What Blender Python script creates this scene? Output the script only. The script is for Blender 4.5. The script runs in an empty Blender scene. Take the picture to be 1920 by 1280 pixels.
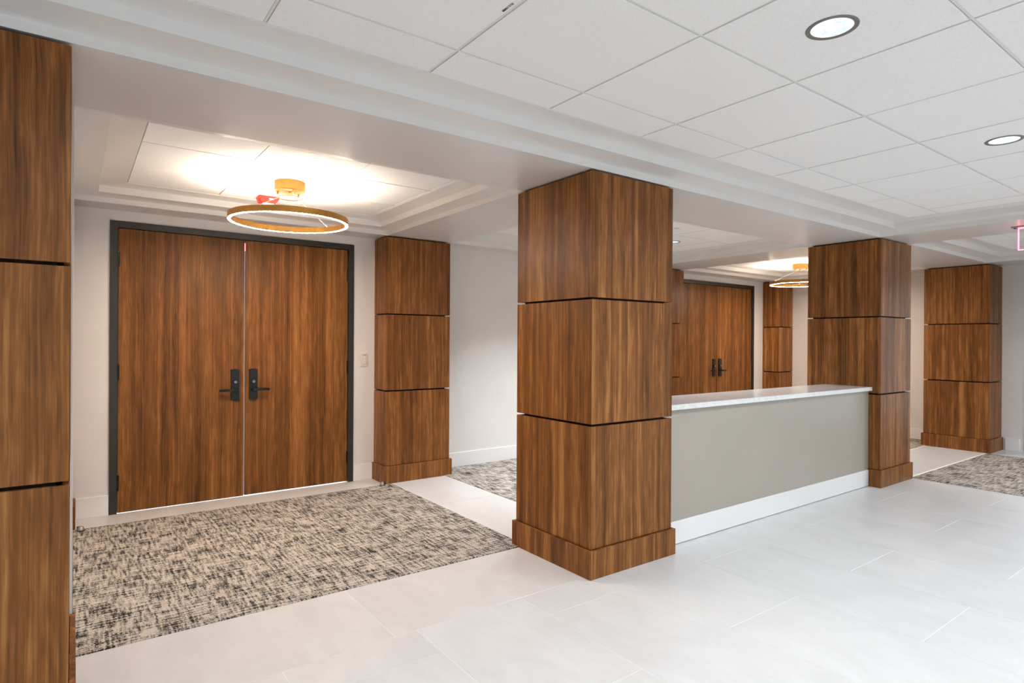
import bpy, bmesh, math, random
from mathutils import Vector, Matrix
random.seed(4)
S = bpy.context.scene
COL = S.collection

# ------------------------------------------------------------ camera
CAM_H = 1.335
F_PX = 1123.09
yaw, pitch, roll = (math.radians(a) for a in (53.811, -0.0785, -0.3327))
fwd = Vector((math.cos(yaw)*math.cos(pitch), math.sin(yaw)*math.cos(pitch), math.sin(pitch)))
rgt = Vector((math.sin(yaw), -math.cos(yaw), 0))
dwn = fwd.cross(rgt)
R_ = math.cos(roll)*rgt + math.sin(roll)*dwn
D_ = -math.sin(roll)*rgt + math.cos(roll)*dwn
cam_d = bpy.data.cameras.new('camera')
cam_d.sensor_width = 36.0
cam_d.lens = F_PX/1920*36.0
cam_d.clip_start = 0.05
cam = bpy.data.objects.new('camera', cam_d)
COL.objects.link(cam)
cam.matrix_world = Matrix(((R_.x, -D_.x, -fwd.x, 0), (R_.y, -D_.y, -fwd.y, 0), (R_.z, -D_.z, -fwd.z, CAM_H), (0, 0, 0, 1)))
S.camera = cam

# ------------------------------------------------------------ world, exposure
W = bpy.data.worlds.new('overcast_sky')
S.world = W
W.use_nodes = True
bg = W.node_tree.nodes['Background']
bg.inputs[0].default_value = (0.86, 0.93, 1.0, 1)
bg.inputs[1].default_value = 1.25
S.view_settings.view_transform = 'Standard'
S.view_settings.look = 'None'
S.view_settings.gamma = 1.0
S.view_settings.use_curve_mapping = False
S.view_settings.exposure = 0.29
S.cycles.use_denoising = True
S.cycles.max_bounces = 7
S.cycles.diffuse_bounces = 5
S.cycles.glossy_bounces = 2
S.cycles.transparent_max_bounces = 6
S.cycles.use_adaptive_sampling = True
S.cycles.adaptive_threshold = 0.1
S.cycles.adaptive_min_samples = 16
S.cycles.sample_clamp_indirect = 8.0
S.cycles.caustics_reflective = False
S.cycles.caustics_refractive = False
DOWNLIGHT_W = 17.0
RING_UP = 118.0
RING_DOWN = 245.0


# ------------------------------------------------------------ material helpers
def srgb(r, g, b):
    f = lambda c: (c/255/12.92) if c <= 10 else ((c/255+0.055)/1.055)**2.4
    return (f(r), f(g), f(b), 1)


class NT:
    def __init__(self, name):
        self.m = bpy.data.materials.new(name)
        self.m.use_nodes = True
        self.t = self.m.node_tree
        self.b = self.t.nodes['Principled BSDF']
        self.out = self.t.nodes['Material Output']

    def n(self, kind, **kw):
        nd = self.t.nodes.new(kind)
        for k, v in kw.items():
            setattr(nd, k, v)
        return nd

    def link(self, a, b):
        self.t.links.new(a, b)

    def math(self, op, a, b=None, c=None):
        nd = self.n('ShaderNodeMath', operation=op)
        for i, v in enumerate((a, b, c)):
            if v is None:
                continue
            if isinstance(v, (int, float)):
                nd.inputs[i].default_value = v
            else:
                self.link(v, nd.inputs[i])
        return nd.outputs[0]

    def vmul(self, v, xyz):
        nd = self.n('ShaderNodeVectorMath', operation='MULTIPLY')
        self.link(v, nd.inputs[0])
        nd.inputs[1].default_value = xyz
        return nd.outputs[0]

    def noise(self, v, scale=1.0, detail=3.0, rough=0.5, dist=0.0):
        nd = self.n('ShaderNodeTexNoise')
        self.link(v, nd.inputs['Vector'])
        nd.inputs['Scale'].default_value = scale
        nd.inputs['Detail'].default_value = detail
        nd.inputs['Roughness'].default_value = rough
        nd.inputs['Distortion'].default_value = dist
        return nd.outputs['Fac']

    def ramp(self, fac, stops, interp='LINEAR'):
        nd = self.n('ShaderNodeValToRGB')
        nd.color_ramp.interpolation = interp
        el = nd.color_ramp.elements
        while len(el) < len(stops):
            el.new(0.5)
        for e, (p, c) in zip(el, stops):
            e.position = p
            e.color = c if len(c) == 4 else (*c, 1)
        self.link(fac, nd.inputs[0])
        return nd.outputs[0]

    def coords(self, rnd=True):
        tc = self.n('ShaderNodeTexCoord').outputs['Object']
        if not rnd:
            return tc
        oi = self.n('ShaderNodeObjectInfo').outputs['Random']
        cx = self.n('ShaderNodeCombineXYZ')
        for i, k in enumerate((37.0, 91.0, 53.0)):
            self.link(self.math('MULTIPLY', oi, k), cx.inputs[i])
        ad = self.n('ShaderNodeVectorMath', operation='ADD')
        self.link(tc, ad.inputs[0])
        self.link(cx.outputs[0], ad.inputs[1])
        return ad.outputs[0]

    def bump(self, h, strength=0.2, dist=0.002):
        nd = self.n('ShaderNodeBump')
        nd.inputs['Strength'].default_value = strength
        nd.inputs['Distance'].default_value = dist
        self.link(h, nd.inputs['Height'])
        self.link(nd.outputs[0], self.b.inputs['Normal'])

    def set(self, color=None, rough=None, metal=None, spec=None):
        if color is not None:
            self.b.inputs['Base Color'].default_value = color
        if rough is not None:
            self.b.inputs['Roughness'].default_value = rough
        if metal is not None:
            self.b.inputs['Metallic'].default_value = metal
        if spec is not None:
            self.b.inputs['Specular IOR Level'].default_value = spec
        return self


def paint(name, col, rough=0.5, amp=0.03, spec=0.5):
    a = NT(name).set(rough=rough, spec=spec)
    v = a.coords()
    f = a.noise(v, 2.5, 4, 0.6)
    lo = tuple(c*(1-amp) for c in col[:3])
    hi = tuple(min(1, c*(1+amp)) for c in col[:3])
    a.link(a.ramp(f, [(0.3, lo), (0.7, hi)]), a.b.inputs['Base Color'])
    return a.m


def plain(name, col, rough=0.4, metal=0.0):
    a = NT(name).set(rough=rough, metal=metal)
    v = a.coords()
    f = a.noise(v, 40, 3, 0.6)
    lo = tuple(c*0.9 for c in col[:3])
    hi = tuple(min(1, c*1.1) for c in col[:3])
    a.link(a.ramp(f, [(0.3, lo), (0.7, hi)]), a.b.inputs['Base Color'])
    a.link(a.math('MULTIPLY_ADD', f, 0.12, rough-0.06), a.b.inputs['Roughness'])
    return a.m


def emit(name, col, strength):
    a = NT(name)
    e = a.n('ShaderNodeEmission')
    e.inputs[0].default_value = col
    e.inputs[1].default_value = strength
    a.link(e.outputs[0], a.out.inputs[0])
    return a.m


def wood(name, dark, mid, light, rough=0.42):
    a = NT(name)
    v = a.coords()
    # slow sideways drift so the grain wanders a little
    wv = a.noise(a.vmul(v, (3.0, 3.0, 1.6)), 1, 2, 0.5)
    of = a.n('ShaderNodeVectorMath', operation='ADD')
    a.link(v, of.inputs[0])
    cb = a.n('ShaderNodeCombineXYZ')
    a.link(a.math('MULTIPLY', wv, 0.03), cb.inputs[0])
    a.link(a.math('MULTIPLY', wv, 0.03), cb.inputs[1])
    a.link(cb.outputs[0], of.inputs[1])
    v = of.outputs[0]
    f1 = a.noise(a.vmul(v, (20, 20, 0.22)), 1, 3, 0.6)
    f2 = a.noise(a.vmul(v, (95, 95, 0.7)), 1, 3, 0.65)
    f3 = a.noise(a.vmul(v, (420, 420, 9)), 1, 2, 0.6)
    n4 = a.noise(a.vmul(v, (5.5, 5.5, 0.42)), 1, 1, 0.4)
    f4 = a.math('MULTIPLY_ADD', a.math('SINE', a.math('MULTIPLY', n4, 150.0)), 0.5, 0.5)
    blot = a.noise(a.vmul(v, (26, 26, 6)), 1, 3, 0.6)
    f5 = a.noise(a.vmul(v, (6, 6, 0.3)), 1, 1, 0.5)
    lens = a.noise(a.vmul(v, (34, 34, 2.6)), 1, 2, 0.5)
    lens = a.ramp(lens, [(0.54, (0, 0, 0)), (0.64, (1, 1, 1))])
    line = a.ramp(a.noise(a.vmul(v, (150, 150, 1.3)), 1, 2, 0.6), [(0.34, (1, 1, 1)), (0.43, (0, 0, 0))])
    s = a.math('MULTIPLY', f1, 0.55)
    s = a.math('MULTIPLY_ADD', f2, 0.40, s)
    s = a.math('MULTIPLY_ADD', f3, 0.18, s)
    s = a.math('MULTIPLY_ADD', f4, 0.028, s)
    s = a.math('MULTIPLY_ADD', blot, 0.18, s)
    s = a.math('MULTIPLY_ADD', f5, 0.26, s)
    s = a.math('MULTIPLY_ADD', lens, 0.065, s)
    s = a.math('MULTIPLY_ADD', line, -0.06, s)
    c = a.ramp(a.math('SUBTRACT', s, 0.25), [(0.36, dark), (0.57, mid), (0.78, light)])
    a.link(c, a.b.inputs['Base Color'])
    a.set(spec=0.2)
    a.link(a.math('MULTIPLY_ADD', f2, 0.14, rough-0.07), a.b.inputs['Roughness'])
    return a.m


def carpet_mat(name):
    a = NT(name).set(rough=0.95, spec=0.1)
    v = a.coords(False)
    dash = a.noise(a.vmul(v, (100, 240, 1)), 1, 2, 0.6)
    cols = a.noise(a.vmul(v, (66, 8, 1)), 1, 2, 0.5)
    rows = a.noise(a.vmul(v, (8, 66, 1)), 1, 2, 0.5)
    blob = a.noise(a.vmul(v, (5, 5, 1)), 1, 2, 0.5)
    s = a.math('MULTIPLY', dash, 0.80)
    s = a.math('MULTIPLY_ADD', cols, 0.55, s)
    s = a.math('MULTIPLY_ADD', rows, 0.50, s)
    s = a.math('MULTIPLY_ADD', blob, 0.20, s)
    k = a.n('ShaderNodeMapRange')
    a.link(s, k.inputs[0])
    k.inputs[1].default_value = 0.96
    k.inputs[2].default_value = 1.12
    mix = a.n('ShaderNodeMix', data_type='RGBA')
    a.link(k.outputs[0], mix.inputs['Factor'])
    fine = a.noise(a.vmul(v, (300, 500, 1)), 1, 1, 0.5)
    a.link(a.ramp(fine, [(0.3, srgb(176, 166, 156)), (0.65, srgb(224, 215, 204))]), mix.inputs['A'])
    mix.inputs['B'].default_value = srgb(40, 37, 35)
    a.link(mix.outputs['Result'], a.b.inputs['Base Color'])
    a.bump(fine, 0.6, 0.004)
    return a.m


def tile_mat():
    a = NT('porcelain_tile').set(rough=0.34, spec=0.45)
    v = a.coords()
    f = a.noise(a.vmul(v, (5, 2.2, 1)), 1, 5, 0.62, 0.8)
    g = a.noise(v, 60, 3, 0.6)
    s = a.math('MULTIPLY_ADD', g, 0.2, a.math('MULTIPLY', f, 0.8))
    a.link(a.ramp(s, [(0.3, srgb(207, 206, 205)), (0.7, srgb(220, 219, 218))]), a.b.inputs['Base Color'])
    a.link(a.math('MULTIPLY_ADD', f, 0.16, 0.26), a.b.inputs['Roughness'])
    return a.m


def quartz_mat():
    a = NT('white_quartz').set(rough=0.16, spec=0.5)
    v = a.coords()
    f = a.noise(v, 5, 6, 0.7, 1.6)
    vein = a.math('ABSOLUTE', a.math('SUBTRACT', f, 0.5))
    a.link(a.ramp(vein, [(0.0, srgb(214, 212, 208)), (0.02, srgb(232, 231, 228)), (1.0, srgb(234, 233, 230))]), a.b.inputs['Base Color'])
    return a.m


def ceiling_tile_mat():
    a = NT('mineral_ceiling_tile').set(rough=0.9, spec=0.15)
    v = a.coords()
    f = a.noise(v, 160, 3, 0.7)
    a.link(a.ramp(f, [(0.3, srgb(236, 236, 235)), (0.7, srgb(246, 246, 245))]), a.b.inputs['Base Color'])
    return a.m


def pane_mat(name, tint=(1, 1, 1, 1)):
    a = NT(name)
    tr = a.n('ShaderNodeBsdfTransparent')
    tr.inputs[0].default_value = tint
    gl = a.n('ShaderNodeBsdfGlossy')
    gl.inputs['Roughness'].default_value = 0.02
    mx = a.n('ShaderNodeMixShader')
    fr = a.n('ShaderNodeFresnel')
    fr.inputs[0].default_value = 1.45
    a.link(fr.outputs[0], mx.inputs[0])
    a.link(tr.outputs[0], mx.inputs[1])
    a.link(gl.outputs[0], mx.inputs[2])
    a.link(mx.outputs[0], a.out.inputs[0])
    return a.m


M = dict(
    wall=paint('wall_paint', srgb(228, 225, 222), 0.55),
    soffit=paint('soffit_paint', srgb(220, 217, 214), 0.34, 0.02),
    trim=paint('trim_paint', srgb(236, 235, 234), 0.35, 0.015),
    tray=paint('tray_paint', srgb(227, 225, 222), 0.38, 0.015),
    wood=wood('walnut_laminate', srgb(72, 42, 18), srgb(131, 82, 39), srgb(180, 125, 70)),
    door=wood('walnut_door_laminate', srgb(68, 41, 16), srgb(121, 76, 34), srgb(166, 112, 58)),
    core=wood('dark_walnut_core', srgb(30, 16, 8), srgb(44, 25, 13), srgb(60, 36, 20), 0.6),
    frame=plain('bronze_black_frame', srgb(44, 41, 36), 0.42),
    black=plain('black_hardware', srgb(24, 26, 28), 0.36, 0.3),
    carpet=carpet_mat('flecked_carpet'),
    tile=tile_mat(),
    grout=paint('white_grout', srgb(244, 243, 242), 0.8),
    ctile=ceiling_tile_mat(),
    grid=paint('ceiling_grid_paint', srgb(226, 224, 220), 0.5),
    quartz=quartz_mat(),
    greige=paint('greige_counter_paint', srgb(170, 162, 150), 0.33, 0.02),
    gold=plain('brushed_gold', srgb(196, 146, 74), 0.38, 0.85),
    cable=plain('white_cable', srgb(226, 222, 214), 0.5),
    red=plain('red_plastic', srgb(214, 52, 40), 0.35),
    lens=plain('white_lens_plastic', srgb(236, 238, 240), 0.25),
    plastic=plain('almond_plastic', srgb(222, 216, 206), 0.4),
    can=plain('downlight_trim_grey', srgb(128, 126, 122), 0.4, 0.5),
    steel=plain('satin_steel', srgb(170, 168, 162), 0.3, 0.8),
    teal=plain('teal_door_frame', srgb(24, 66, 74), 0.35),
    pane=pane_mat('window_glass'),
    acrylic=pane_mat('clear_acrylic', (0.97, 0.97, 0.97, 1)),
    ringlight=emit('ring_diffuser_lower', (1.0, 0.82, 0.66, 1), RING_DOWN),
    ringup=emit('ring_diffuser_upper', (1.0, 0.83, 0.67, 1), RING_UP),
    bulb=emit('downlight_lens', (0.90, 0.95, 1.0, 1), 3.5),
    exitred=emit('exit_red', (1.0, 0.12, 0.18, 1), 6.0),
    ink=plain('printed_ink', srgb(40, 40, 40), 0.8),
)


# ------------------------------------------------------------ mesh helpers
def bm_box(bm, x0, x1, y0, y1, z0, z1):
    vs = [bm.verts.new(p) for p in ((x0, y0, z0), (x1, y0, z0), (x1, y1, z0), (x0, y1, z0), (x0, y0, z1), (x1, y0, z1), (x1, y1, z1), (x0, y1, z1))]
    for f in ((0, 3, 2, 1), (4, 5, 6, 7), (0, 1, 5, 4), (1, 2, 6, 5), (2, 3, 7, 6), (3, 0, 4, 7)):
        bm.faces.new([vs[i] for i in f])
    return vs


def bm_cyl(bm, c, r0, r1, z0, z1, n=32, cap0=True, cap1=True):
    a = [bm.verts.new((c[0]+r0*math.cos(2*math.pi*i/n), c[1]+r0*math.sin(2*math.pi*i/n), z0)) for i in range(n)]
    b = [bm.verts.new((c[0]+r1*math.cos(2*math.pi*i/n), c[1]+r1*math.sin(2*math.pi*i/n), z1)) for i in range(n)]
    for i in range(n):
        j = (i+1) % n
        bm.faces.new((a[i], a[j], b[j], b[i]))
    if cap0:
        bm.faces.new(a[::-1])
    if cap1:
        bm.faces.new(b)


def bm_lathe(bm, prof, n=48, closed=False, c=(0, 0)):
    rings = [[bm.verts.new((c[0]+r*math.cos(2*math.pi*i/n), c[1]+r*math.sin(2*math.pi*i/n), z)) for i in range(n)] for r, z in prof]
    seq = list(range(len(prof)-1)) + ([len(prof)-1] if closed else [])
    for k in seq:
        A, B = rings[k], rings[(k+1) % len(prof)]
        for i in range(n):
            j = (i+1) % n
            bm.faces.new((A[i], A[j], B[j], B[i]))


def bm_tube(bm, p, q, r, n=8):
    p, q = Vector(p), Vector(q)
    d = (q-p).normalized()
    u = d.orthogonal().normalized()
    w = d.cross(u)
    A = [bm.verts.new(p+r*(math.cos(2*math.pi*i/n)*u+math.sin(2*math.pi*i/n)*w)) for i in range(n)]
    B = [bm.verts.new(q+r*(math.cos(2*math.pi*i/n)*u+math.sin(2*math.pi*i/n)*w)) for i in range(n)]
    for i in range(n):
        j = (i+1) % n
        bm.faces.new((A[i], A[j], B[j], B[i]))
    bm.faces.new(A[::-1])
    bm.faces.new(B)


def mesh(name, bm, mat, bevel=0.0, seg=1, smooth=False):
    bmesh.ops.recalc_face_normals(bm, faces=bm.faces)
    if bevel:
        bmesh.ops.bevel(bm, geom=list(bm.edges), offset=bevel, segments=seg, affect='EDGES', profile=0.5, clamp_overlap=True)
    me = bpy.data.meshes.new(name)
    bm.to_mesh(me)
    bm.free()
    me.materials.append(mat)
    if smooth:
        for p in me.polygons:
            p.use_smooth = True
        try:
            me.set_sharp_from_angle(angle=math.radians(35))
        except Exception:
            pass
    return me


def link(name, me, parent=None, loc=(0, 0, 0), rotz=0.0):
    o = bpy.data.objects.new(name, me)
    COL.objects.link(o)
    o.location = loc
    o.rotation_euler = (0, 0, rotz)
    if parent is not None:
        o.parent = parent
    return o


def box(name, mat, x0, x1, y0, y1, z0, z1, parent=None, bevel=0.0, origin=None):
    """A box whose origin is its own centre-bottom; parent offset is taken off."""
    cx, cy, cz = (x0+x1)/2, (y0+y1)/2, z0
    bm = bmesh.new()
    bm_box(bm, x0-cx, x1-cx, y0-cy, y1-cy, 0, z1-z0)
    off = parent_world(parent)
    return link(name, mesh(name, bm, mat, bevel), parent, (cx-off[0], cy-off[1], cz-off[2]))


def parent_world(p):
    v = Vector((0, 0, 0))
    while p is not None:
        v += p.location
        p = p.parent
    return v


def tag(o, label=None, cat=None, group=None, kind=None):
    if label:
        o['label'] = label
    if cat:
        o['category'] = cat
    if group:
        o['group'] = group
    if kind:
        o['kind'] = kind
    return o


def empty(name, loc, label=None, cat=None, group=None, kind=None):
    o = bpy.data.objects.new(name, None)
    COL.objects.link(o)
    o.location = loc
    o.empty_display_size = 0.1
    return tag(o, label, cat, group, kind)


# ------------------------------------------------------------ dimensions
X0, X1 = -3.0, 9.45          # room, left to right
YF, YB = -3.0, 5.453         # window wall behind the camera, door wall
ZS = 2.308                   # beam soffit
Z1, Z2 = 2.347, 2.396        # tray steps
ZT = Z2+0.003                # ceiling tile face
ROOF = 2.60

# ------------------------------------------------------------ floor
floor = box('floor', M['grout'], X0, X1, YF, YB, -0.12, -0.0012)
tag(floor, kind='structure')
tile_meshes = {}


def floor_tile(x0, x1, y0, y1):
    x0, x1 = max(x0, X0), min(x1, X1)
    y0, y1 = max(y0, YF), min(y1, YB)
    w, d = round(x1-x0-0.0035, 4), round(y1-y0-0.0035, 4)
    if w < 0.02 or d < 0.02:
        return
    if (w, d) not in tile_meshes:
        bm = bmesh.new()
        bm_box(bm, -w/2, w/2, -d/2, d/2, -0.009, 0)
        tile_meshes[(w, d)] = mesh('floor_tile', bm, M['tile'])
    off = floor.location
    link('floor_tile', tile_meshes[(w, d)], floor, ((x0+x1)/2-off.x, (y0+y1)/2-off.y, 0-off.z))


TW, TL = 0.5985, 1.168
YTOP = 2.48
CARPET_D = (6.70, 8.93, -2.6, 2.45)
k = -6
for k in range(-6, 16):
    x0, x1 = 1.28+TW*(k), 1.28+TW*(k+1)
    if x1 < X0 or x0 > X1:
        continue
    start = 1.652 if k % 2 == 0 else 2.241
    if x0 > 6.5:
        if x0 < 6.69:
            x1 = CARPET_D[0]
        elif x1 < CARPET_D[1]+0.3:
            continue
        else:
            x0, x1 = CARPET_D[1], X1
    floor_tile(x0, x1, start, YTOP)
    y = start
    while y > YF:
        floor_tile(x0, x1, y-TL, y)
        y -= TL
for k in range(-3, 9):
    floor_tile(1.172+1.18*k, 1.172+1.18*(k+1), YTOP, 3.096)
for (a, b) in ((2.385, 2.965), (6.02, 6.70)):
    for (y0, y1) in ((3.096, 4.27), (4.27, YB)):
        floor_tile(a, b, y0, y1)
for k in range(-1, 2):
    floor_tile(max(-0.0, 0.6+1.18*k), min(2.385, 0.6+1.18*(k+1)), 5.138, YB)
for k in range(0, 3):
    floor_tile(6.70+1.18*k, min(X1, 6.70+1.18*(k+1)), 5.138, YB)

# carpets
for x0, x1, y0, y1, lab in (
        (0.0, 2.385, 3.096, 5.138, 'flecked beige and black carpet in front of the nearest double door'),
        (2.965, 6.02, 3.096, 5.435, 'flecked grey carpet along the white wall behind the counter'),
        (6.70, 9.43, 3.12, 5.138, 'flecked carpet glimpsed between the two farthest pillars'),
        (*CARPET_D, 'flecked grey carpet beside the far end of the counter')):
    o = box('carpet', M['carpet'], x0, x1, y0, y1, -0.001, 0.005, bevel=0.002)
    tag(o, lab, 'carpet', 'flecked carpets set into the tile floor')

# ------------------------------------------------------------ walls
def struct(o):
    return tag(o, kind='structure')


DOORS = (1.1745, 7.816)
FW = 0.957                    # half width over the frame
FT = 2.229                    # top of the frame
# door wall with two openings
bm = bmesh.new()
xs = [X0, DOORS[0]-FW+0.02, DOORS[0]+FW-0.02, DOORS[1]-FW+0.02, DOORS[1]+FW-0.02, X1]
for i in (0, 2, 4):
    bm_box(bm, xs[i], xs[i+1], YB, YB+0.15, -0.1, ROOF)
for i in (1, 3):
    bm_box(bm, xs[i], xs[i+1], YB, YB+0.15, FT-0.02, ROOF)
struct(link('wall_back', mesh('wall_back', bm, M['wall'])))
struct(box('wall_left', M['wall'], X0-0.15, X0, YF-0.15, YB+0.15, -0.1, ROOF))
struct(box('wall_partition', M['wall'], X0, -0.735, 2.62, 2.77, 0, ZS))
struct(box('wall_vestibule', M['wall'], -0.30, -0.002, 3.175, 5.15, 0, 2.32))
# right wall with the entrance opening
EY0, EY1, EZ = -0.60, 2.215, 2.22
bm = bmesh.new()
bm_box(bm, X1, X1+0.15, YF-0.15, EY0, -0.1, ROOF)
bm_box(bm, X1, X1+0.15, EY1, YB+0.15, -0.1, ROOF)
bm_box(bm, X1, X1+0.15, EY0, EY1, EZ, ROOF)
struct(link('wall_right', mesh('wall_right', bm, M['wall'])))
# window wall behind the camera
WIN = [(-2.6, -0.2), (0.2, 2.6), (3.0, 5.4), (5.8, 8.2)]
WZ0, WZ1 = 0.12, 2.22
bm = bmesh.new()
prev = X0
for a, b in WIN:
    bm_box(bm, prev, a, YF-0.15, YF, -0.1, ROOF)
    bm_box(bm, a, b, YF-0.15, YF, -0.1, WZ0)
    bm_box(bm, a, b, YF-0.15, YF, WZ1, ROOF)
    prev = b
bm_box(bm, prev, X1, YF-0.15, YF, -0.1, ROOF)
struct(link('wall_front', mesh('wall_front', bm, M['wall'])))
for i, (a, b) in enumerate(WIN):
    e = struct(empty('window_%d' % (i+1), ((a+b)/2, YF-0.075, WZ0)))
    bm = bmesh.new()
    L = (b-a)/2
    H = WZ1-WZ0
    for u, w in ((-L, -L+0.05), (L-0.05, L), (-0.03, 0.03)):
        bm_box(bm, u, w, -0.05, 0.05, 0, H)
    for u, w in ((-L+0.05, -0.03), (0.03, L-0.05)):
        bm_box(bm, u, w, -0.05, 0.05, 0, 0.05)
        bm_box(bm, u, w, -0.05, 0.05, H-0.05, H)
    link('window_frame', mesh('window_frame', bm, M['frame']), e)
    for u, w in ((-L+0.05, -0.03), (0.03, L-0.05)):
        bm = bmesh.new()
        bm_box(bm, u, w, -0.006, 0.006, 0.05, H-0.05)
        link('pane', mesh('pane', bm, M['pane']), e)

# ------------------------------------------------------------ ceiling: soffit with coffers
# name, x0, x1, y0, y1, inset step 1, inset step 2 (x, y), tile lines x, tile lines y
COFF = [
    dict(n='A', x0=0.0, x1=2.352, y0=3.11, y1=5.19, ix=(0.135, 0.152), iy=(0.165, 0.16), ox=0.858, px=0.588, oy=3.795, py=0.600),
    dict(n='B', x0=3.04, x1=6.03, y0=3.11, y1=5.19, ix=(0.14, 0.13), iy=(0.165, 0.16), ox=4.857, px=0.610, oy=3.87, py=0.600),
    dict(n='C', x0=6.67, x1=9.03, y0=3.11, y1=5.19, ix=(0.15, 0.15), iy=(0.165, 0.16), ox=7.56, px=0.588, oy=3.795, py=0.600),
    dict(n='D', x0=-2.6, x1=5.99, y0=-2.6, y1=2.455, ix=(0.135, 0.125), iy=(0.18, 0.147), ox=1.135, px=0.6207, oy=1.899, py=0.5995),
    dict(n='E', x0=6.67, x1=8.87, y0=-2.6, y1=2.455, ix=(0.15, 0.14), iy=(0.17, 0.147), ox=7.77, px=1.4, oy=1.899, py=4.9),
]
gx = sorted({X0, X1} | {c[k] for c in COFF for k in ('x0', 'x1')})
gy = sorted({YF, YB} | {c[k] for c in COFF for k in ('y0', 'y1')})
bm = bmesh.new()
for i in range(len(gx)-1):
    for j in range(len(gy)-1):
        cx, cy = (gx[i]+gx[i+1])/2, (gy[j]+gy[j+1])/2
        if any(c['x0'] < cx < c['x1'] and c['y0'] < cy < c['y1'] for c in COFF):
            continue
        vs = [bm.verts.new(p) for p in ((gx[i], gy[j], ZS), (gx[i+1], gy[j], ZS), (gx[i+1], gy[j+1], ZS), (gx[i], gy[j+1], ZS))]
        bm.faces.new(vs[::-1])
bmesh.ops.remove_doubles(bm, verts=bm.verts, dist=1e-5)
bm_box(bm, X0-0.15, X1+0.15, YF-0.15, YB+0.15, ROOF, ROOF+0.1)  # unseen roof slab, added to keep sky light out
ceiling = struct(link('ceiling', mesh('ceiling', bm, M['soffit'])))
ct_mesh = {}


def tray_ring(bm, rects):
    """rects: list of (x0,x1,y0,y1,z) loops joined by quads"""
    prev = None
    for x0, x1, y0, y1, z in rects:
        cur = [bm.verts.new(p) for p in ((x0, y0, z), (x1, y0, z), (x1, y1, z), (x0, y1, z))]
        if prev:
            for i in range(4):
                j = (i+1) % 4
                bm.faces.new((prev[i], prev[j], cur[j], cur[i]))
        prev = cur


for ci, c in enumerate(COFF):
    x0, x1, y0, y1 = c['x0'], c['x1'], c['y0'], c['y1']
    a1, a2 = c['ix']
    b1, b2 = c['iy']
    e = 0.004
    r1 = (x0+a1, x1-a1, y0+b1, y1-b1)
    r2 = (x0+a1+a2, x1-a1-a2, y0+b1+b2, y1-b1-b2)
    ins = lambda r, d: (r[0]+d, r[1]-d, r[2]+d, r[3]-d)
    full = (x0, x1, y0, y1)
    seq = []
    for r, za, zb, last in ((full, ZS, Z1, False), (r1, Z1, Z2, False), (r2, Z2, Z2+0.03, True)):
        seq.append((*ins(r, -e if r is not full else 0.0), za))
        seq.append((*ins(r, -e*0.3), za+e*0.3))
        seq.append((*r, za+e))
        if not last:
            seq.append((*r, zb-e))
            seq.append((*ins(r, e*0.3), zb-e*0.3))
            seq.append((*ins(r, e), zb))
        else:
            seq.append((*r, zb))
    seq[0] = (*full, ZS)
    seq[1] = (*ins(full, 0.0008), ZS+0.002)
    seq[2] = (*ins(full, 0.001), ZS+0.004)
    bm = bmesh.new()
    tray_ring(bm, seq)
    tr = link('trim_%d' % (ci+1), mesh('trim', bm, M['tray'], smooth=True))
    struct(tr)
    # tiles
    def lines(o, p, lo, hi):
        n0 = math.ceil((lo-o)/p - 1e-6)
        L = [lo]
        v = o+n0*p
        while v < hi-0.02:
            if v > lo+0.02:
                L.append(v)
            v += p
        return L+[hi]
    lx, ly = lines(c['ox'], c['px'], r2[0], r2[1]), lines(c['oy'], c['py'], r2[2], r2[3])
    g = 0.0065
    for i in range(len(lx)-1):
        for j in range(len(ly)-1):
            w, d = round(lx[i+1]-lx[i]-2*g, 4), round(ly[j+1]-ly[j]-2*g, 4)
            if (w, d) not in ct_mesh:
                bm = bmesh.new()
                bm_box(bm, -w/2, w/2, -d/2, d/2, 0, 0.016)
                ct_mesh[(w, d)] = mesh('ceiling_tile', bm, M['ctile'], 0.0012)
            link('ceiling_tile', ct_mesh[(w, d)], ceiling, ((lx[i]+lx[i+1])/2, (ly[j]+ly[j+1])/2, ZT+random.uniform(-0.0008, 0.0008)))
    bm = bmesh.new()
    zb = ZT+0.0030
    for v in lx:
        bm_box(bm, v-0.0046, v+0.0046, r2[2], r2[3], zb, zb+0.03)
    for v in ly:
        bm_box(bm, r2[0], r2[1], v-0.0046, v+0.0046, zb+0.0004, zb+0.0304)
    gb = link('grid_bars', mesh('grid_bars', bm, M['grid']), ceiling)
    gb['kind'] = 'stuff'

# ------------------------------------------------------------ baseboards
BH, BT = 0.152, 0.014


def base(name, x0, x1, y0, y1):
    struct(box(name, M['trim'], x0, x1, y0, y1, 0.0, BH, bevel=0.003))


base('baseboard_back', 0.012, DOORS[0]-FW-0.002, YB-BT, YB)
base('baseboard_back', DOORS[0]+FW+0.002, 2.322, YB-BT, YB)
base('baseboard_back', 3.065, 5.975, YB-BT, YB)
base('baseboard_back', DOORS[1]+FW+0.002, 9.0, YB-BT, YB)
base('baseboard_right', X1-BT, X1, 3.19, 5.15)
base('baseboard_right', X1-BT, X1, EY1+0.05, 2.41)


# ------------------------------------------------------------ wood-clad pillars
PT = 0.019        # panel thickness
IN = 0.036        # how far the dark core sits behind the panel face
TIERS = ((0.162, 0.852), (0.866, 1.571), (1.583, 2.295))
PLH, PLP = 0.160, 0.020
pan_mesh = {}


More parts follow.
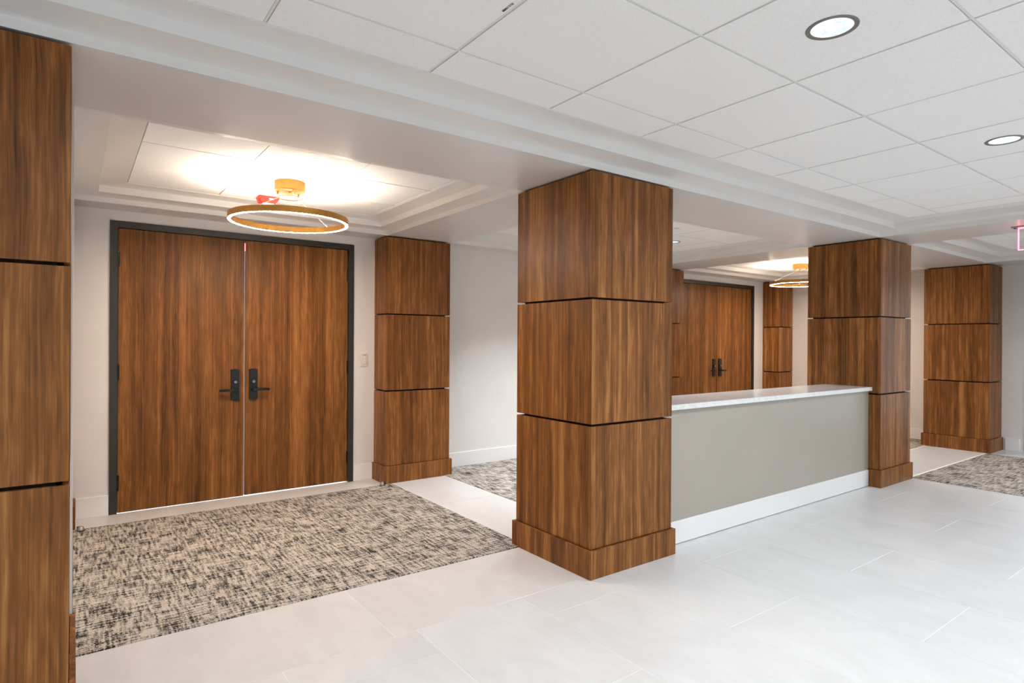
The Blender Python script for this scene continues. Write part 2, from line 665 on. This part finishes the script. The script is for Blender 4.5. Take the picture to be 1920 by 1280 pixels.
def panel_mesh(w, h, t, name='panel', mat='wood'):
    key = (round(w, 4), round(h, 4), t, mat)
    if key not in pan_mesh:
        bm = bmesh.new()
        pts = [(-w/2, 0), (w/2, 0), (w/2-t, t), (-w/2+t, t)]
        lo = [bm.verts.new((x, y, 0)) for x, y in pts]
        hi = [bm.verts.new((x, y, h)) for x, y in pts]
        bm.faces.new(lo[::-1])
        bm.faces.new(hi)
        for i in range(4):
            j = (i+1) % 4
            bm.faces.new((lo[i], lo[j], hi[j], hi[i]))
        pan_mesh[key] = mesh(name, bm, M[mat], 0.0009)
    return pan_mesh[key]


def pillar(label, x0, x1, y0, y1, sides='fblr', name='pillar', group='walnut-clad square pillars'):
    cx, cy = (x0+x1)/2, (y0+y1)/2
    w, d = x1-x0, y1-y0
    e = empty(name, (cx, cy, 0), label, 'pillar', group)
    bb = d/2 if 'b' not in sides else d/2-IN
    rr = w/2 if 'r' not in sides else w/2-IN
    bm = bmesh.new()
    bm_box(bm, -w/2+IN, rr, -d/2+IN, bb, 0.0, ZS-0.0005)
    link('core', mesh('core', bm, M['core']), e)
    # side: (offset, width, rotation)
    sd = {'f': ((0, -d/2), w, 0.0), 'b': ((0, d/2), w, math.pi), 'l': ((-w/2, 0), d, -math.pi/2), 'r': ((w/2, 0), d, math.pi/2)}
    for s in sides:
        (ox, oy), ww, rz = sd[s]
        for z0, z1 in TIERS:
            jx = random.uniform(-0.0007, 0.0007)
            dx, dy = (0, jx) if s in 'fb' else (jx, 0)
            link('panel', panel_mesh(ww-0.0006, z1-z0, PT), e, (ox+dx, oy+dy, z0), rz)
        ux, uy = {'f': (0, -PLP), 'b': (0, PLP), 'l': (-PLP, 0), 'r': (PLP, 0)}[s]
        nb = ww+2*PLP
        sh = 0.0
        if s in 'lr' and 'b' not in sides:      # stop at the wall behind
            nb = ww+PLP
            sh = -PLP/2
        if s in 'fb' and 'r' not in sides:
            nb = ww+PLP
            sh = -PLP/2
        sx, sy = (sh, 0) if s in 'fb' else (0, sh)
        link('plinth_board', panel_mesh(nb-0.0006, PLH, 0.019), e, (ox+ux+sx, oy+uy+sy, 0.0), rz)
    return e


PILLARS = [
    ('walnut-clad square pillar cut off by the left edge of the picture', -0.705, -0.010, 2.448, 3.147, 'fblr'),
    ('walnut-clad square pillar nearest the camera, at the near end of the counter', 2.345, 3.040, 2.448, 3.147, 'fblr'),
    ('walnut-clad square pillar at the far end of the white-topped counter', 6.000, 6.665, 2.448, 3.130, 'fblr'),
    ('walnut-clad pillar against the far right wall beside the exit sign', 8.985, X1, 2.448, 3.147, 'fbl'),
]
for lab, *a in PILLARS:
    pillar(lab, *a)
PIL = [
    ('sliver of walnut-clad wall pillar left of the nearest double door', -0.705, -0.007, 5.178, YB, 'flr'),
    ('walnut-clad wall pillar right of the nearest double door and light switch', 2.342, 3.020, 5.178, YB, 'flr'),
    ('walnut-clad wall pillar left of the far double door', 6.000, 6.668, 5.178, YB, 'flr'),
    ('walnut-clad corner pillar right of the far double door', 9.035, X1, 5.178, YB, 'fl'),
]
for lab, *a in PIL:
    pillar(lab, *a, name='wall_pillar', group='walnut-clad wall pillars by the double doors')


# ------------------------------------------------------------ double doors
def rounded_plate(bm, w, h, t, arc):
    """plate in x-z, thickness along -y; slightly arched top and bottom"""
    n = 8
    pts = []
    for i in range(n+1):
        u = -1+2*i/n
        pts.append((u*w/2, h/2+arc*(1-u*u)))
    for i in range(n+1):
        u = 1-2*i/n
        pts.append((u*w/2, -h/2-arc*(1-u*u)))
    A = [bm.verts.new((x, 0, z)) for x, z in pts]
    B = [bm.verts.new((x*0.94, -t, z*0.98)) for x, z in pts]
    bm.faces.new(A)
    bm.faces.new(B[::-1])
    m = len(pts)
    for i in range(m):
        j = (i+1) % m
        bm.faces.new((A[i], A[j], B[j], B[i]))


bm = bmesh.new()
rounded_plate(bm, 0.068, 0.255, 0.016, 0.007)
me_plate = mesh('lock_plate', bm, M['black'], smooth=True)


def lathe_y(prof, mat, name, n=24):
    bm = bmesh.new()
    bm_lathe(bm, prof, n)
    bmesh.ops.rotate(bm, verts=bm.verts, cent=(0, 0, 0), matrix=Matrix.Rotation(math.pi/2, 3, 'X'))
    return mesh(name, bm, mat, smooth=True)


me_cyl = lathe_y([(0.0, 0.024), (0.013, 0.024), (0.0135, 0.026), (0.0195, 0.026), (0.0205, 0.022), (0.0205, 0.0)], M['black'], 'lock_cylinder')
me_key = lathe_y([(0.0, 0.0275), (0.0115, 0.0275), (0.012, 0.024)], M['can'], 'key_plug')


def lever_mesh(sgn):
    bm = bmesh.new()
    # rose
    tmp = bmesh.new()
    bm_lathe(bm, [(0.0, 0.024), (0.022, 0.024), (0.024, 0.021), (0.024, 0.0)], 24)
    bm_lathe(bm, [(0.0, 0.060), (0.011, 0.060), (0.011, 0.02)], 16)
    bmesh.ops.rotate(bm, verts=bm.verts, cent=(0, 0, 0), matrix=Matrix.Rotation(math.pi/2, 3, 'X'))
    tmp.free()
    # blade: swept rectangle
    path = [(-0.012, -0.056, 0.0), (0.02, -0.062, 0.0), (0.06, -0.062, 0.0), (0.095, -0.058, -0.001), (0.118, -0.048, -0.002), (0.122, -0.036, -0.002)]
    prev = None
    for i, (x, y, z) in enumerate(path):
        hh = 0.0115 - 0.0015*i/5
        th = 0.0055
        if i < len(path)-1:
            dx, dy = path[i+1][0]-x, path[i+1][1]-y
        L = math.hypot(dx, dy)
        nx, ny = -dy/L*th, dx/L*th
        cur = [bm.verts.new((sgn*(x+nx), y+ny, z+hh)), bm.verts.new((sgn*(x-nx), y-ny, z+hh)), bm.verts.new((sgn*(x-nx), y-ny, z-hh)), bm.verts.new((sgn*(x+nx), y+ny, z-hh))]
        if prev:
            for q in range(4):
                r = (q+1) % 4
                bm.faces.new((prev[q], prev[r], cur[r], cur[q]))
        else:
            bm.faces.new(cur)
        prev = cur
    bm.faces.new(prev[::-1])
    return mesh('lever', bm, M['black'], smooth=True)


me_lev = {s: lever_mesh(s) for s in (-1, 1)}
bm = bmesh.new()
bm_cyl(bm, (0, 0), 0.0075, 0.0075, -0.06, 0.06, 12)
bm_box(bm, -0.012, 0.012, 0.004, 0.007, -0.058, 0.058)
me_hinge = mesh('hinge', bm, M['black'], smooth=True)


def double_door(num, cx, label):
    e = empty('door_%d' % num, (cx, YB, 0))
    struct(e)
    e['label'] = label
    fw = 0.051
    bm = bmesh.new()
    for s in (-1, 1):
        a, b = sorted((s*FW, s*(FW-fw)))
        bm_box(bm, a, b, -0.012, 0.13, 0.0, FT)
        a, b = sorted((s*(FW-fw), s*(FW-fw-0.014)))
        bm_box(bm, a, b, 0.052, 0.07, 0.0, FT-fw)
    bm_box(bm, -FW+fw, FW-fw, -0.012, 0.13, FT-fw, FT)
    bm_box(bm, -FW+fw, FW-fw, 0.052, 0.07, FT-fw-0.014, FT-fw)
    link('door_frame', mesh('door_frame', bm, M['frame']), e)
    lw = FW-fw
    for s in (-1, 1):
        a, b = (-lw+0.003, -0.0040) if s < 0 else (0.0040, lw-0.003)
        zb = 0.003 if s < 0 else 0.007
        bm = bmesh.new()
        c0 = (a+b)/2
        bm_box(bm, a-c0, b-c0, 0.0, 0.036, 0.0, FT-fw-0.003-zb)
        leaf = link('door_leaf', mesh('door_leaf', bm, M['door'], 0.001), e, (c0, 0.006, zb))
        px = (-0.075 if s < 0 else 0.070)-c0
        dz = 0.0
        link('lock_plate', me_plate, leaf, (px, 0, 0.950-zb))
        link('lock_cylinder', me_cyl, leaf, (px, 0, 0.974-zb))
        link('key_plug', me_key, leaf, (px, 0, 0.974-zb))
        link('lever', me_lev[s], leaf, (px, 0, 0.908-zb))
        for hz in (1.940, 1.078, 0.234):
            link('hinge', me_hinge, leaf, ((s*(lw-0.001))-c0, -0.012, hz-zb))
    return e


d1 = double_door(1, DOORS[0], 'walnut double door with black frame beside the light switch')
d2 = double_door(2, DOORS[1], 'walnut double door seen over the counter')
# emissive strip standing in for red light showing through the door gap
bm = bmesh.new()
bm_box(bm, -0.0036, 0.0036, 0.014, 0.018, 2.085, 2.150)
link('gap_red_glow', mesh('gap_red_glow', bm, M['exitred']), d1)

# ------------------------------------------------------------ entrance in the right wall
e = struct(empty('door_3', (X1, (EY0+EY1)/2, 0)))
hw = (EY1-EY0)/2
bm = bmesh.new()
for u, w in ((-hw, -hw+0.05), (hw-0.05, hw), (-0.05, 0.05)):
    bm_box(bm, -0.012, 0.10, u, w, 0, EZ)
for u, w in ((-hw+0.05, -0.05), (0.05, hw-0.05)):
    bm_box(bm, -0.012, 0.10, u, w, 0, 0.20)
    bm_box(bm, -0.012, 0.10, u, w, EZ-0.08, EZ)
link('door_frame', mesh('door_frame', bm, M['teal']), e)
for u, w in ((-hw+0.05, -0.05), (0.05, hw-0.05)):
    bm = bmesh.new()
    bm_box(bm, 0.04, 0.052, u, w, 0.2, EZ-0.08)
    link('pane', mesh('pane', bm, M['pane']), e)
for s in (-1, 1):
    bm = bmesh.new()
    bm_tube(bm, (-0.055, s*0.09, 0.85), (-0.055, s*0.09, 1.25), 0.011, 12)
    for z in (0.9, 1.2):
        bm_tube(bm, (-0.055, s*0.09, z), (-0.01, s*0.05, z), 0.008, 10)
    link('pull_handle', mesh('pull_handle', bm, M['steel'], smooth=True), e)

# ------------------------------------------------------------ counter
CX0, CX1 = 3.041, 5.998
e = empty('reception_counter', ((CX0+CX1)/2, 2.74, 0), 'grey painted counter front with white baseboard between two walnut pillars', 'counter')
c0 = (CX0+CX1)/2
bm = bmesh.new()
bm_box(bm, CX0-c0, CX1-c0, 2.549-2.74, 2.89-2.74, 0.0, 0.8875)
link('counter_body', mesh('counter_body', bm, M['greige']), e)
bm = bmesh.new()
bm_box(bm, 3.063-c0, 5.977-c0, 2.535-2.74, 2.549-2.74, 0.004, 0.153)
link('counter_baseboard', mesh('counter_baseboard', bm, M['trim'], 0.003), e)
bm = bmesh.new()
bm_box(bm, CX0-c0, CX1-c0, -0.225, 0.215, 0, 0.036)
o = link('countertop', mesh('countertop', bm, M['quartz'], 0.0025), None, (c0, 2.74, 0.888))
tag(o, 'long white veined stone countertop lying on the grey counter', 'countertop')

# ------------------------------------------------------------ downlights
bm = bmesh.new()
bm_lathe(bm, [(0.078, -0.004), (0.081, -0.003), (0.082, 0.0005), (0.066, 0.0005), (0.066, -0.002)], 48, closed=True)
me_trim = mesh('trim_ring', bm, M['can'], smooth=True)
bm = bmesh.new()
bm_lathe(bm, [(0.0665, -0.0018), (0.055, 0.010), (0.050, 0.011)], 48)
me_refl = mesh('reflector', bm, M['lens'], smooth=True)


def lens_mat():
    a = NT('downlight_lens_streaked')
    v = a.coords()
    f = a.noise(a.vmul(v, (28, 28, 28)), 1, 4, 0.6, 1.0)
    em = a.n('ShaderNodeEmission')
    a.link(a.ramp(f, [(0.35, (0.62, 0.72, 0.86, 1)), (0.65, (0.95, 0.98, 1.0, 1))]), em.inputs[0])
    em.inputs[1].default_value = 1.05
    a.link(em.outputs[0], a.out.inputs[0])
    return a.m


bm = bmesh.new()
bm_cyl(bm, (0, 0), 0.0665, 0.0665, -0.0008, 0.0006, 48)
me_lens = mesh('lens', bm, lens_mat())
DL = [(2.064, 1.0, 'recessed round downlight nearest the camera in the white tile ceiling'),
      (3.926, 1.014, 'recessed round downlight cut by the right edge of the picture'),
      (5.16, 4.16, 'small recessed downlight seen past the nearest pillar above the counter'),
      (0.20, 1.0, 'recessed round downlight above the camera, out of the picture on the left'),  # this and all following downlights are unseen, kept for their light
      (3.92, 4.16, 'recessed downlight hidden behind the nearest pillar')]
for x, w in ((-1.66, 'first'), (0.20, 'second'), (2.064, 'third'), (3.926, 'fourth')):
    DL.append((x, -1.1, 'unseen recessed downlight behind the camera, %s from the left wall' % w))
DL.append((7.77, 0.3, 'added unseen downlight brightening the far carpet, just out of the picture on the right'))  # both far-carpet lamps are added to brighten the dim right side
DL.append((7.77, -1.5, 'added unseen downlight brightening the far carpet, by the window wall behind the camera'))
for x, y, lab in DL:
    e = empty('downlight', (x, y, ZT), lab, 'downlight', 'recessed downlights in the tile ceilings')
    link('trim_ring', me_trim, e)
    link('lens', me_lens, e)
    ld = bpy.data.lights.new('downlight_lamp', 'AREA')
    ld.shape = 'DISK'
    ld.size = 0.13
    ld.energy = DOWNLIGHT_W*(1.35 if y > 3 else 0.75 if x < 1 else 2.3 if x > 6 else 0.95)
    ld.spread = math.radians(105 if y > 3 else 160)
    ld.color = (0.86, 0.935, 1.0)
    lo = bpy.data.objects.new('lamp', ld)
    COL.objects.link(lo)
    lo.parent = e
    lo.location = (0, 0, -0.006)

# concealed detector covers
bm = bmesh.new()
bm_lathe(bm, [(0.0, -0.004), (0.033, -0.004), (0.036, -0.002), (0.036, 0.0)], 32)
me_cov = mesh('sprinkler_cover', bm, M['lens'], smooth=True)
for x, y, lab in ((1.158, 3.55, 'flat round sprinkler cover in the ceiling above the ring light'), (4.553, 3.627, 'flat round sprinkler cover seen past the nearest pillar above the counter')):
    tag(link('sprinkler_cover', me_cov, None, (x, y, ZT)), lab, 'sprinkler cover', 'sprinkler covers')


# ------------------------------------------------------------ ring pendants
def ring_light(cx, cy, label, ang):
    e = empty('ring_light', (cx, cy, 0), label, 'ceiling light', 'gold ring ceiling lights')
    R, hb, tb, zb = 0.384, 0.040, 0.022, 2.122
    bm = bmesh.new()
    bm_lathe(bm, [(R, zb), (R, zb+hb), (R-0.002, zb+hb), (R-0.002, zb+0.003), (R-tb+0.002, zb+0.003), (R-tb+0.002, zb+hb), (R-tb, zb+hb), (R-tb, zb)], 96, closed=True)
    # open channel: fill between the skins
    band = link('ring_band', mesh('ring_band', bm, M['gold'], smooth=True), e)
    bm = bmesh.new()
    bm_lathe(bm, [(R-0.003, zb-0.001), (R-0.003, zb+0.002), (R-tb+0.003, zb+0.002), (R-tb+0.003, zb-0.001)], 96, closed=True)
    link('lower_diffuser', mesh('lower_diffuser', bm, M['ringlight'], smooth=True), band)
    bm = bmesh.new()
    bm_lathe(bm, [(R-0.003, zb+hb-0.005), (R-0.003, zb+hb-0.002), (R-tb+0.003, zb+hb-0.002), (R-tb+0.003, zb+hb-0.005)], 96, closed=True)
    link('upper_diffuser', mesh('upper_diffuser', bm, M['ringup'], smooth=True), band)
    zc0, zc1, rc = 2.334, ZT-0.001, 0.098
    bm = bmesh.new()
    bm_lathe(bm, [(0.0, zc0), (rc-0.004, zc0), (rc, zc0+0.003), (rc, zc1), (0.0, zc1)], 48)
    can = link('canopy', mesh('canopy', bm, M['gold'], smooth=True), e)
    bm = bmesh.new()
    bm_lathe(bm, [(0.0, zc0-0.005), (0.007, zc0-0.005), (0.007, zc0), (0.0, zc0)], 16)
    link('canopy_screw', mesh('canopy_screw', bm, M['gold'], smooth=True), can)
    rs, zr = 0.080, 2.293
    bm = bmesh.new()
    bm_lathe(bm, [(rs+0.0028*math.cos(t), zr+0.0028*math.sin(t)) for t in [2*math.pi*i/8 for i in range(8)]], 48, closed=True)
    link('cable_ring', mesh('cable_ring', bm, M['gold'], smooth=True), e)
    for k in range(3):
        t = ang+2*math.pi*k/3
        ct, st = math.cos(t), math.sin(t)
        bm = bmesh.new()
        bm_lathe(bm, [(0.0, zc0-0.020), (0.004, zc0-0.020), (0.007, zc0-0.012), (0.007, zc0), (0.0, zc0)], 12, c=(rs*ct, rs*st))
        link('cable_grip', mesh('cable_grip', bm, M['gold'], smooth=True), can)
        bm = bmesh.new()
        bm_tube(bm, (rs*ct, rs*st, zc0-0.018), (rs*ct, rs*st, zr), 0.0016)
        q = R-tb/2
        bm_tube(bm, (rs*ct, rs*st, zr), (q*ct, q*st, zb+hb-0.001), 0.0022)
        link('cable', mesh('cable', bm, M['cable']), e)
    return e


ring_light(1.178, 4.17, 'gold ring ceiling light glowing in front of the nearest double door', math.radians(150))
ring_light(7.985, 4.27, 'gold ring ceiling light half hidden behind the far counter pillar', math.radians(150))

# ------------------------------------------------------------ fire alarm strobe
e = empty('fire_alarm', (1.168, 4.70, ZT), 'red fire alarm strobe with white lens on the ceiling behind the ring light', 'fire alarm')
bm = bmesh.new()
prof = [(-0.072, 0.0), (-0.076, -0.012), (-0.060, -0.050), (0.048, -0.050), (0.072, -0.018), (0.072, 0.0)]
A = [bm.verts.new((x, -0.045, z)) for x, z in prof]
B = [bm.verts.new((x, 0.045, z)) for x, z in prof]
bm.faces.new(A)
bm.faces.new(B[::-1])
for i in range(len(prof)):
    j = (i+1) % len(prof)
    bm.faces.new((A[i], A[j], B[j], B[i]))
link('housing', mesh('housing', bm, M['red'], 0.004, 2, True), e)
bm = bmesh.new()
bm_box(bm, -0.042, 0.038, -0.030, 0.030, -0.066, -0.049)
link('strobe_lens', mesh('strobe_lens', bm, M['lens'], 0.004, 2, True), e)
bm = bmesh.new()
bm_box(bm, -0.002, 0.028, -0.0465, -0.0445, -0.028, -0.016)
link('label_plate', mesh('label_plate', bm, M['lens']), e)

# ------------------------------------------------------------ exit sign
EX, EY = 6.36, 1.545
e = empty('exit_sign', (EX, EY, ZS), 'clear hanging exit sign with glowing red border at the right edge', 'exit sign')
L, Hs = 0.36, 0.185
bm = bmesh.new()
bm_box(bm, -0.055, 0.055, -L+0.01, 0.035, -0.010, 0.0)
link('mounting_plate', mesh('mounting_plate', bm, M['steel'], 0.002), e)
bm = bmesh.new()
bm_cyl(bm, (-0.02, 0.018), 0.007, 0.007, -0.016, -0.009, 16)
link('test_button', mesh('test_button', bm, M['black']), e)
bm = bmesh.new()
bm_box(bm, -0.004, 0.004, -L, 0.0, -Hs-0.010, -0.010)
link('acrylic_panel', mesh('acrylic_panel', bm, M['acrylic']), e)
bm = bmesh.new()
t = 0.006
bm_box(bm, -0.0052, 0.0052, -t, 0.0005, -Hs-0.0105, -0.0105)
bm_box(bm, -0.0052, 0.0052, -L-0.0005, -L+t, -Hs-0.0105, -0.0105)
bm_box(bm, -0.0052, 0.0052, -L+t, -t, -Hs-0.0105, -Hs-0.0105+t)
bm_box(bm, -0.0052, 0.0052, -L+t, -t, -0.0105-t, -0.0105)
link('glowing_border', mesh('glowing_border', bm, M['exitred']), e)


def text_mesh(name, body, size, mat, extrude=0.0005, align='CENTER'):
    cu = bpy.data.curves.new(name, 'FONT')
    cu.body = body
    cu.size = size
    cu.extrude = extrude
    cu.align_x = align
    cu.offset = size*0.02
    ob = bpy.data.objects.new(name, cu)
    COL.objects.link(ob)
    me = bpy.data.meshes.new_from_object(ob.evaluated_get(bpy.context.evaluated_depsgraph_get()))
    bpy.data.objects.remove(ob)
    me.materials.clear()
    me.materials.append(mat)
    return me


tx = link('lettering', text_mesh('lettering', 'EXIT', 0.13, M['exitred'], 0.001), e, (-0.006, -L/2-0.012, -Hs+0.045))
tx.rotation_euler = (math.pi/2, 0, -math.pi/2)

# ------------------------------------------------------------ light switch
e = empty('light_switch', (2.235, YB, 1.08), 'small almond scene control plate on the wall right of the nearest double door', 'light switch')
bm = bmesh.new()
bm_box(bm, -0.038, 0.038, -0.008, 0.0, 0.0, 0.120)
link('cover_plate', mesh('cover_plate', bm, M['plastic'], 0.003), e)
bm = bmesh.new()
bm_box(bm, -0.018, 0.020, -0.0105, -0.008, 0.022, 0.098)
bz = link('button_bezel', mesh('button_bezel', bm, M['plastic'], 0.001), e)
for z in (0.030, 0.052, 0.074):
    bm = bmesh.new()
    bm_box(bm, -0.008, 0.014, -0.013, -0.0105, z, z+0.014)
    link('button', mesh('button', bm, M['lens'], 0.001), bz)
bm = bmesh.new()
bm_box(bm, -0.008, 0.022, -0.0088, -0.008, 0.109, 0.113)
link('marking', mesh('marking', bm, M['ink']), e)

# ------------------------------------------------------------ floor door stops
bm = bmesh.new()
bm_lathe(bm, [(0.0, 0.030), (0.006, 0.030), (0.014, 0.026), (0.019, 0.017), (0.021, 0.0), (0.0, 0.0)], 24)
me_dome = mesh('dome', bm, M['steel'], smooth=True)
bm = bmesh.new()
bm_lathe(bm, [(0.0, 0.004), (0.024, 0.004), (0.0245, 0.0), (0.0, 0.0)], 24)
bm_box(bm, 0.012, 0.026, -0.010, 0.010, 0.0, 0.026)
me_rub = mesh('rubber_bumper', bm, M['black'])
for x, y, rz, lab in ((0.045, 5.10, 2.2, 'small floor door stop on the carpet edge left of the nearest double door'), (2.288, 5.128, -0.4, 'small floor door stop at the foot of the pillar right of the nearest double door')):
    e = empty('door_stop', (x, y, 0.005), lab, 'door stop', 'floor door stops')
    link('dome', me_dome, e, (0, 0, 0.0), rz)
    link('rubber_bumper', me_rub, e, (0, 0, 0.0), rz)

# ------------------------------------------------------------ stamp printed on a ceiling tile
st = link('stamp_text', text_mesh('stamp_text', 'MMN 7/18', 0.013, M['ink'], 0.00005, 'LEFT'), ceiling, (1.119, 1.585, ZT-0.0012))
st.rotation_euler = (math.pi, 0, -math.pi/2)
